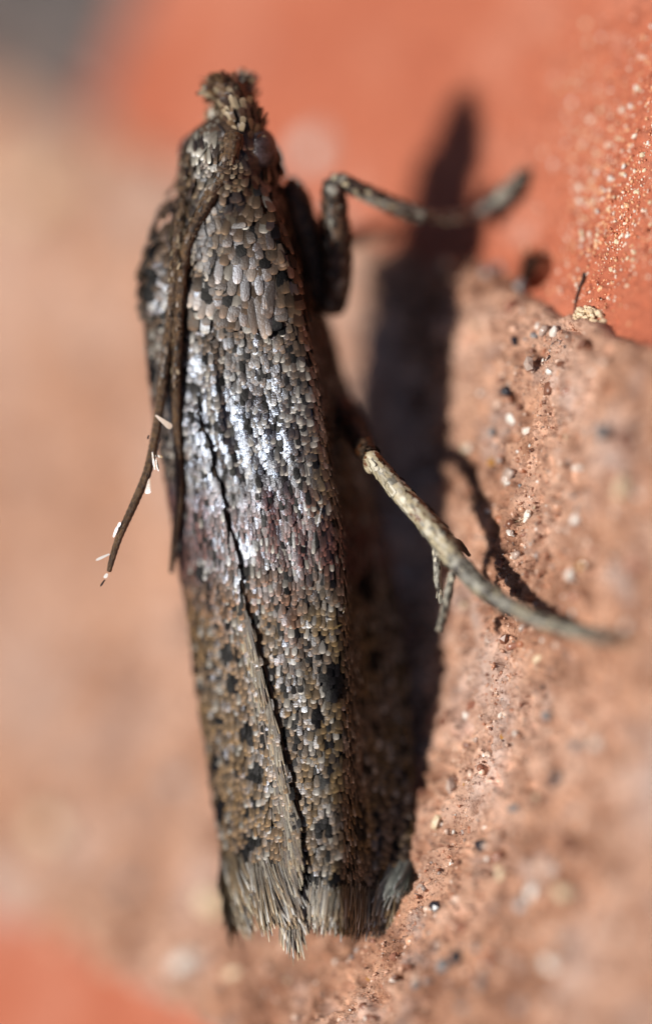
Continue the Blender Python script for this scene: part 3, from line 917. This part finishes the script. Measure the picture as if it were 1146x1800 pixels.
# inner margin of the upper wing: long pale hair scales streaming along the seam
n_ = 1200
ys = 1570 - 520 * RNG.random(n_) ** 1.5; s_ = np.interp(ys, YS, S_SEAM) - np.abs(RNG.normal(0, 1.0, n_)) - .2 - 2.5 * RNG.random(n_) * sstep(1250, 1450, ys)
p = sample(GL, ys, s_); nm = sample(NL, ys, s_); nm /= np.linalg.norm(nm, axis=1, keepdims=True)
t = (sample(GL, ys + 6, s_) - p) * np.array([1, -1, 1]); t /= np.linalg.norm(t, axis=1, keepdims=True)
t = jitter_dir(t, nm, .10 + RNG.normal(0, .07, n_))
c = np.array([srgb(176, 148, 106), srgb(206, 190, 158), srgb(120, 92, 64)])[RNG.choice(3, n_, p=[.5, .2, .3])] * RNG.uniform(.25, .75, (n_, 1))
lay('l', p + nm * np.array([1, -1, 1]) * 2, t, nm, RNG.uniform(34, 70, n_), RNG.uniform(2.4, 4.4, n_), RNG.uniform(.0, .05, n_), RNG.uniform(0, .1, n_), 'hair', c, np.full(n_, .22))

# thorax: big overlapping fan scales in rows, ending in a tuft
def dorsal(y, u, lift=0.0):
    s = np.array([s_of_u(G, a, b) for a, b in zip(y, u)])
    p = sample(G, y, s); nm = sample(NR, y, s); nm /= np.linalg.norm(nm, axis=1, keepdims=True)
    return p + nm * np.array([1, -1, 1]) * lift, nm
for r_i, y in enumerate(np.arange(318, 545, 14.0)):
    x0, x1 = interp(y, XL) + 8, interp(y, XC) + 22
    wdt = 17 + 3 * sstep(400, 520, y)
    u = np.arange(x0, x1, wdt * .62) + RNG.normal(0, 2.5, len(np.arange(x0, x1, wdt * .62)))
    ys = y + RNG.normal(0, 5, len(u))
    p, nm = dorsal(ys, u, 3 + 5 * sstep(330, 420, y))
    t = np.tile(np.array([0., -1, 0]), (len(u), 1)); t[:, 0] = (u - 425) / 520
    t -= nm * np.sum(t * nm, 1, keepdims=True); t /= np.linalg.norm(t, axis=1, keepdims=True)
    t = jitter_dir(t, nm, RNG.normal(0, .15, len(u)))
    col, gl = pattern(u, ys, RNG)
    col = col * .95
    mid = np.exp(-((u - 425) / 70) ** 2)
    lay('b', p, t, nm, (26 + 10 * mid * sstep(380, 480, y)) * RNG.uniform(.85, 1.2, len(u)), wdt * RNG.uniform(.8, 1.2, len(u)), RNG.uniform(.05, .14, len(u)), RNG.uniform(.1, .25, len(u)),
        'round', col, gl, (RNG.random(len(u)) < .62) & (u > 335) & (y > 370))
TUFT = [(448, 500, 470, 596, 13), (436, 500, 452, 588, 12), (452, 520, 478, 590, 12), (425, 505, 432, 574, 14), (412, 510, 408, 566, 13), (404, 510, 394, 560, 13), (478, 478, 474, 560, 15), (468, 490, 470, 545, 12),
        (352, 470, 338, 540, 14), (362, 478, 350, 545, 13), (372, 500, 358, 560, 14), (386, 498, 372, 556, 14), (392, 440, 386, 500, 14), (405, 400, 436, 398, 9), (424, 430, 420, 500, 15), (440, 430, 444, 495, 15),
        (415, 455, 410, 520, 16), (432, 460, 434, 530, 15), (398, 455, 388, 520, 15), (452, 455, 460, 520, 14), (470, 400, 478, 440, 12), (488, 430, 496, 470, 13), (500, 450, 508, 492, 12), (345, 420, 338, 470, 12), (384, 448, 366, 492, 13), (378, 446, 362, 480, 11)]
tf = np.array(TUFT, float)
p, nm = dorsal(tf[:, 1], tf[:, 0], 9)
p2, _ = dorsal(tf[:, 3], tf[:, 2], 13); tf[:, 4] *= 1.15
t = (p2 - p) * np.array([1, -1, 1]); ln = np.linalg.norm(t, axis=1); t /= ln[:, None]
cc = np.array([srgb(112, 92, 76), srgb(132, 114, 98), srgb(90, 72, 58)])[RNG.choice(3, len(tf))]
cc = cc * RNG.uniform(.7, 1.15, (len(tf), 1)); cc[-2:] = srgb(18, 15, 15)
lay('b', p, t, nm, ln, tf[:, 4], np.full(len(tf), .02), RNG.uniform(.0, .05, len(tf)), 'round', cc, RNG.uniform(.05, .75, len(tf)) * (np.arange(len(tf)) < len(tf) - 2), np.ones(len(tf), bool))

# head and neck: ruffled scales all round the body skin
def shag(cen_u, cen_w, ru, rw, y0, y1, n_, length, width, lift, cols, drift, rng, up=False):
    th_ = rng.uniform(0, 2 * np.pi, n_); y = rng.uniform(y0, y1, n_)
    cu, cw = np.interp(y, bs[:, 0], bs[:, 1]), np.interp(y, bs[:, 0], bs[:, 2]); a, b = np.interp(y, bs[:, 0], bs[:, 3]), np.interp(y, bs[:, 0], bs[:, 4])
    p_ = np.stack([cu + a * np.cos(th_), y, cw + b * np.sin(th_)], 1)
    nm_ = np.stack([np.cos(th_), 0 * th_, np.sin(th_)], 1)
    t_ = np.tile(np.array([0., 1. if up else -1., 0]), (n_, 1)); t_[:, 0] += rng.normal(0, drift, n_); t_[:, 2] += rng.normal(0, drift, n_)
    t_ -= nm_ * np.sum(t_ * nm_, 1, keepdims=True); t_ /= np.linalg.norm(t_, axis=1, keepdims=True)
    c_ = np.array(cols)[rng.choice(len(cols), n_)] * rng.uniform(.4, .9, (n_, 1))
    pale = sstep(-.1, -.6, np.cos(th_)) * (rng.random(n_) < .55) * sstep(300, 250, y)
    c_ = c_ * (1 - pale[:, None]) + srgb(196, 188, 172) * pale[:, None]
    keep = (np.hypot(p_[:, 0] - 458, p_[:, 1] - 262) > 33) | (np.sin(th_) < 0)
    p_, t_, nm_, c_ = p_[keep], t_[keep], nm_[keep], c_[keep]; n_ = len(p_)
    lay('b', p_, t_, nm_, length * rng.uniform(.7, 1.3, n_), width * rng.uniform(.7, 1.3, n_), lift * rng.uniform(.6, 1.5, n_), rng.uniform(.1, .35, n_), 'round', c_, np.full(n_, .4))
HC = [srgb(112, 88, 64), srgb(84, 64, 46), srgb(150, 132, 108), srgb(130, 108, 84), srgb(66, 50, 40)]
shag(0, 0, 0, 0, 205, 330, 900, 26, 12, .28, HC, .35, RNG)
shag(0, 0, 0, 0, 316, 470, 1100, 26, 13, .12, HC, .2, RNG)
# pale face scales and shaggy palps
for (tb, cols) in ((palp1, [srgb(104, 80, 56), srgb(150, 132, 106), srgb(70, 50, 36)]), (palp2, [srgb(128, 108, 84), srgb(186, 178, 164), srgb(150, 128, 100)])):
    _, cen, tan_, rr_, b1, b2 = tb
    n_ = 420
    k = RNG.integers(1, len(cen) - 1, n_); a = RNG.uniform(0, 6.283, n_)
    nmw = b1[k] * np.cos(a)[:, None] + b2[k] * np.sin(a)[:, None]
    pw = cen[k] + nmw * rr_[k][:, None]
    tw = tan_[k] + RNG.normal(0, .2, (n_, 3)); tw /= np.linalg.norm(tw, axis=1, keepdims=True)
    vts = scale_verts(pw, tw, nmw, RNG.uniform(16, 30, n_), RNG.uniform(7, 12, n_), RNG.uniform(.1, .35, n_), RNG.uniform(.1, .3, n_))
    c_ = np.array(cols)[RNG.choice(len(cols), n_)] * RNG.uniform(.6, 1.2, (n_, 1))
    cc = np.concatenate([np.repeat(c_[:, None], NV, 1), np.full((n_, NV, 1), .4)], -1)
    STUFF['b'].append((vts, cc))

ANTS = []
for (tb, cap) in ((ant_a, .55), (ant_b, .6)):
    _, cen, tan_, rr_, b1, b2 = tb
    n_ = 420
    k = (len(cen) * cap * RNG.random(n_) ** 1.5).astype(int) + 2; a = RNG.uniform(0, 6.283, n_)
    nmw = b1[k] * np.cos(a)[:, None] + b2[k] * np.sin(a)[:, None]
    pw = cen[k] + nmw * rr_[k][:, None] * .97
    tw = tan_[k] + RNG.normal(0, .12, (n_, 3)); tw /= np.linalg.norm(tw, axis=1, keepdims=True)
    vts = scale_verts(pw, tw, nmw, RNG.uniform(9, 15, n_), RNG.uniform(4, 7, n_), RNG.uniform(.02, .16, n_), RNG.uniform(.05, .2, n_))
    c_ = np.array([srgb(70, 52, 38), srgb(100, 78, 56), srgb(50, 38, 28), srgb(150, 132, 108)])[RNG.choice(4, n_, p=[.4, .3, .22, .08])] * RNG.uniform(.6, 1., (n_, 1))
    ANTS.append((tb[0], vts, np.concatenate([np.repeat(c_[:, None], NV, 1), np.full((n_, NV, 1), .3)], -1)))
PAR = {'l': wing_l, 'r': wing_r, 'b': body}
def scales_mesh(name, vts, cc):
    n_ = len(vts)
    q = (TQ[None] + (np.arange(n_) * NV)[:, None, None]).reshape(-1, 4)
    return mesh_np(name, vts.reshape(-1, 3), q, cc.reshape(-1, 4))
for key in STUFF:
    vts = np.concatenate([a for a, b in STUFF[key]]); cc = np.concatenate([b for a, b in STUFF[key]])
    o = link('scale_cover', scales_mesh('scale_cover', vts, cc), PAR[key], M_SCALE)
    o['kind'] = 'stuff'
for (par, vts, cc) in ANTS:
    link('scale_cover', scales_mesh('scale_cover', vts, cc), par, M_SCALE)['kind'] = 'stuff'
def span(v_): return np.linalg.norm(v_[7] - v_[1]) * np.linalg.norm(v_[6] - v_[8])
PICK.sort(key=lambda a: -span(a[1]))
print('single scales', len(PICK))
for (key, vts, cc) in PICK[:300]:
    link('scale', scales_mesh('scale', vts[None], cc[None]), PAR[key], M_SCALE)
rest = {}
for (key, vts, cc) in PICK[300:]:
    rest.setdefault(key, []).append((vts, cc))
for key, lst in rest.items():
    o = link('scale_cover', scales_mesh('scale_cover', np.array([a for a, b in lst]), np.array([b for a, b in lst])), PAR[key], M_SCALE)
    o['kind'] = 'stuff'

# --- legs
def empty_leg(label):
    e = bpy.data.objects.new('leg', None); C.objects.link(e); e.parent = moth; e.location = -MINV
    e['label'] = label
    return e
def wallw(px, py, hf=h_mortar):            # depth of the brickwork surface behind a pixel
    p = hit(px, py, hf)
    return float((ROT.T @ p + P0)[2])
lg = empty_leg('pale hind leg with spurs reaching down to the mortar')
fem = tube('femur', [(590, 700, -190), (615, 740, -150), (640, 785, -70), (653, 800, -22)], [26, 24, 18, 13], lg, M_LEGD, bump=.15)
wf = wallw(1085, 1128)
tib = tube('tibia', [(648, 796, -12), (664, 818, -4), (700, 862, 8), (740, 905, 20), (775, 948, 34), (800, 985, 46)], [14, 15, 17, 19, 20, 20], lg, M_LEGP, bump=.07, seed=3)
ball('knee', 651, 812, -14, 17, M_LEGP, lg, (.75, 1.25, .9))
tars = tube('tarsus', [(798, 982, 46), (830, 1016, 66), (880, 1056, 100), (940, 1088, 140), (1010, 1110, 185), (1062, 1122, wf + 24), (1088, 1128, wf + 8)], [19, 17, 15, 13, 11, 9, 6], lg, M_LEGG, bump=.14, seed=4)
sp1 = tube('spur', [(762, 938, 22), (768, 975, 16), (769, 1015, 12), (774, 1052, 10)], [6, 7.5, 7, 3], lg, M_LEGG, bump=.2, seed=5)
sp2 = tube('spur', [(794, 1005, 40), (788, 1040, 44), (780, 1075, 52), (773, 1102, 60)], [6, 7.5, 7, 3], lg, M_LEGG, bump=.2, seed=6)
tube('spur', [(792, 948, 20), (808, 958, 0), (826, 978, -14)], [7, 7, 3], lg, M_LEGD, bump=.2, seed=7)
LEGS = [(lg, tib, tars, sp1, sp2, fem)]
SGN = 1.0 if (tib[4][len(tib[4]) // 2] @ ROT)[0] > 0 else -1.0

lg = empty_leg('middle leg bent up beside the body, its foot set on the orange brick')
f2_ = tube('femur', [(585, 552, -150), (592, 500, -126), (592, 430, -104), (588, 360, -92), (585, 330, -88)], [20, 25, 26, 21, 15], lg, M_LEGD, bump=.12, seed=8)
t2_ = tube('tibia', [(586, 330, -86), (596, 318, -86), (640, 338, -102), (690, 360, -124), (738, 376, -148)], [14, 14, 15, 14, 11], lg, M_LEGG, bump=.2, seed=9)
wf = wallw(915, 316, h_brick)
a2_ = tube('tarsus', [(736, 375, -146), (790, 382, -186), (840, 376, wf * .45 - 120), (885, 344, wf + 24), (922, 308, wf + 16)], [11, 10, 10, 16, 13], lg, M_LEGG, bump=.2, seed=10)
ball('knee', 586, 334, -82, 17, M_LEGG, lg, (.95, 1.25, .9))
LEGS.append((lg, f2_, t2_, a2_))

lg = empty_leg('dark front leg held close against the flank')
f3_ = tube('femur', [(572, 550, -170), (556, 480, -150), (538, 410, -134), (520, 352, -126), (510, 330, -124)], [18, 24, 26, 24, 18], lg, M_LEGD, bump=.14, seed=11)
wf = wallw(700, 392, h_brick)
tube('tibia', [(510, 332, -126), (540, 380, -190), (600, 420, -260), (650, 408, -330), (700, 392, wf + 10)], [15, 15, 14, 13, 8], lg, M_LEGD, bump=.14, seed=12)
LEGS.append((lg, f3_))

lg = empty_leg('far hind leg hidden under the left wing')
wf = wallw(330, 1120)
tube('tibia', [(420, 900, -190), (380, 980, -230), (350, 1060, -330), (330, 1120, wf + 8)], [18, 16, 13, 8], lg, M_LEGD, bump=.14, seed=13)

def leg_scales(leg, parts):
    VT, CT = [], []
    for (tb, n_, ln, wd_, cols, wts_, edge) in parts:
        _, cen, tan_, rr_, b1, b2 = tb
        k = RNG.integers(1, len(cen) - 1, n_); a = RNG.uniform(0, 6.283, n_)
        nmw = b1[k] * np.cos(a)[:, None] + b2[k] * np.sin(a)[:, None]
        pw = cen[k] + nmw * (rr_[k] * .98)[:, None]
        tw = tan_[k] + RNG.normal(0, .1, (n_, 3)); tw /= np.linalg.norm(tw, axis=1, keepdims=True)
        VT.append(scale_verts(pw, tw, nmw, ln * RNG.uniform(.7, 1.3, n_), wd_ * RNG.uniform(.7, 1.3, n_), RNG.uniform(.0, .10, n_), RNG.uniform(.05, .15, n_)))
        c_ = np.array(cols)[RNG.choice(len(cols), n_, p=wts_)]
        if edge is not None:
            blot = (edge[1] * np.cos(a) + .55 * perlin(k / 9.0, np.cos(a) * 2 + 5, 99)) > edge[2]
            c_ = np.where(blot[:, None], edge[0] * RNG.uniform(.6, 1.2, (n_, 1)), c_)
        c_ = c_ * RNG.uniform(.6, 1.1, (n_, 1))
        CT.append(np.concatenate([np.repeat(c_[:, None], NV, 1), np.full((n_, NV, 1), .25)], -1))
    o = link('scale_cover', scales_mesh('scale_cover', np.concatenate(VT), np.concatenate(CT)), leg, M_SCALE)
    o['kind'] = 'stuff'
cr1, cr2, gy, br, dk_ = srgb(176, 164, 136), srgb(196, 188, 168), srgb(132, 128, 116), srgb(104, 62, 34), srgb(52, 42, 34)
leg_scales(LEGS[0][0], [(LEGS[0][1], 700, 15, 6.5, [cr1, cr2, gy], [.5, .35, .15], (br, SGN, .62)), (LEGS[0][2], 700, 13, 6, [gy, cr1, dk_], [.55, .25, .2], None),
                        (LEGS[0][3], 110, 11, 4, [cr2, gy, dk_], [.4, .4, .2], None), (LEGS[0][4], 110, 11, 4, [cr2, gy, dk_], [.4, .4, .2], None), (LEGS[0][5], 300, 16, 8, [dk_, br], [.7, .3], None)])
leg_scales(LEGS[1][0], [(LEGS[1][1], 800, 16, 8, [dk_, srgb(90, 70, 54), gy], [.55, .35, .1], None), (LEGS[1][2], 420, 14, 7, [dk_, gy, cr1], [.4, .35, .25], None), (LEGS[1][3], 320, 13, 6, [dk_, gy, cr1], [.35, .4, .25], None)])
leg_scales(LEGS[2][0], [(LEGS[2][1], 800, 16, 8, [dk_, srgb(90, 70, 54), br], [.6, .3, .1], None)])

# loose scales and threads caught on the antenna
def loose(parent, rows_):
    for (x0, y0, x1, y1, w, wid, col, shp) in rows_:
        b = np.array([[x0, -y0, w]], float); e = np.array([[x1, -y1, w + 4]], float)
        t = e - b; ln = np.linalg.norm(t, axis=1); t /= ln[:, None]
        nm_ = np.array([[-.4, .1, .9]]); nm_ /= np.linalg.norm(nm_)
        vts = cam2world(scale_verts(b, t, nm_, ln, np.array([float(wid)]), np.array([0.]), np.array([.08]), shp))
        cc = np.concatenate([np.repeat(np.array(col)[None, None], NV, 1), np.full((1, NV, 1), .8)], -1)
        link('loose_scale', scales_mesh('loose_scale', vts, cc), parent, M_SCALE)
pl = srgb(190, 170, 150); wh = srgb(226, 222, 216); am = srgb(150, 120, 70); dk = srgb(50, 36, 26)
loose(ant_a[0], [(274, 730, 302, 752, 14, 11, pl, 'fan'), (263, 842, 260, 868, 12, 11, pl, 'fan'), (274, 800, 286, 804, 6, 5, am, 'hair'), (275, 806, 279, 828, 6, 5, am, 'hair'),
                 (206, 930, 212, 918, 6, 5, wh, 'hair'), (200, 944, 207, 926, 6, 5, wh, 'hair'), (193, 974, 169, 985, 8, 5, wh, 'hair'), (189, 1008, 185, 1016, 4, 7, wh, 'round'),
                 (185, 1019, 177, 1031, 4, 4, dk, 'hair'), (262, 765, 260, 772, 10, 4, dk, 'hair'), (283, 770, 278, 780, 10, 4, dk, 'hair'), (268, 795, 273, 826, 12, 4, am, 'hair')])

loose(wing_r, [(566, 888, 558, 926, surf_w(562, 905) + 8, 2.2, srgb(120, 110, 100), 'hair'), (600, 1098, 582, 1108, surf_w(592, 1100) + 8, 2.4, srgb(110, 90, 50), 'hair'), (606, 1060, 603, 1078, surf_w(604, 1070) + 8, 3, am, 'hair')])

# ------------------------------------------------------------------ bits lying on the brickwork
# white bristly fleck
p = hit(914, 904, h_mortar)
fl = bpy.data.objects.new('bristly_fleck', None); C.objects.link(fl)
fl['label'] = 'tiny white bristly fleck on the mortar by the leg shadow'; fl['category'] = 'fleck'
fl.location = Vector(p * K)
bm = rock(55, 2); me = bpy.data.meshes.new('fleck_body')
for v_ in bm.verts: v_.co = Vector((v_.co.x * 9, v_.co.y * 17, v_.co.z * 8 + 6 * K))
bm.to_mesh(me); bm.free()
link('fleck_body', me, fl, GM['white'], smooth=False)
for k in range(13):
    a = random.uniform(0, 6.28); L = random.uniform(12, 24)
    d_ = np.array([math.cos(a) * .8, math.sin(a), random.uniform(.1, .9)])
    s_ = np.cross(d_, [0, 0, 1]); s_ /= np.linalg.norm(s_); u_ = np.cross(s_, d_)
    ring_ = np.concatenate([np.array([0, 0, 5]) + .9 * (s_ * math.cos(q) + u_ * math.sin(q))[None] for q in (0, 2.1, 4.2)])
    vv = np.concatenate([ring_, [np.array([0, 0, 5]) + d_ * L]])
    me = mesh_np('bristle', vv, None, None, np.array([[0, 1, 3], [1, 2, 3], [2, 0, 3]]))
    link('bristle', me, fl, GM['cream'])
# pale crumb at the brick edge
p = hit(1035, 560, h_brick)
cr = bpy.data.objects.new('mortar_crumb', None); C.objects.link(cr)
cr['label'] = 'pale crumb of mortar stuck on the lower edge of the orange brick'; cr['category'] = 'crumb'
cr.location = Vector(p * K)
for k in range(70):
    me = rock_mesh(3 + k % 4, 'cream')
    o = bpy.data.objects.new('granule', me); C.objects.link(o); o.parent = cr
    a, q = random.uniform(0, 6.28), math.sqrt(random.random())
    xx, yy_ = math.cos(a) * q * 42, math.sin(a) * q * 20
    o.location = Vector((xx, yy_, 6 * (1 - q) + random.uniform(-2, 3))) * K
    r = random.uniform(4, 8.5); o.scale = (r, r, r * .8); o.rotation_euler = (random.random() * 6, random.random() * 6, 0)
# dark hair on the brick
hp = []
for (a, b) in ((1026, 478), (1023, 494), (1017, 508), (1011, 530), (1008, 552)):
    q = hit(a, b, h_brick); c_ = ROT.T @ q + P0
    s = (D - c_[2]) / D
    hp.append((c_[0] / s + W0 / 2, H0 / 2 - c_[1] / s, c_[2] + 5))
me_par = None
W_ = np.stack([world(*a) for a in hp])
ht = tube('dark_hair', hp, [2.2, 2.4, 2.0, 1.6, .8], None, None, sides=6)
ht[0].data.materials.append(mat_noise2('hair_dark', srgb(40, 24, 18), srgb(60, 38, 30), 9, .5))
ht[0]['label'] = 'short dark hair lying on the orange brick above the mortar edge'; ht[0]['category'] = 'hair'
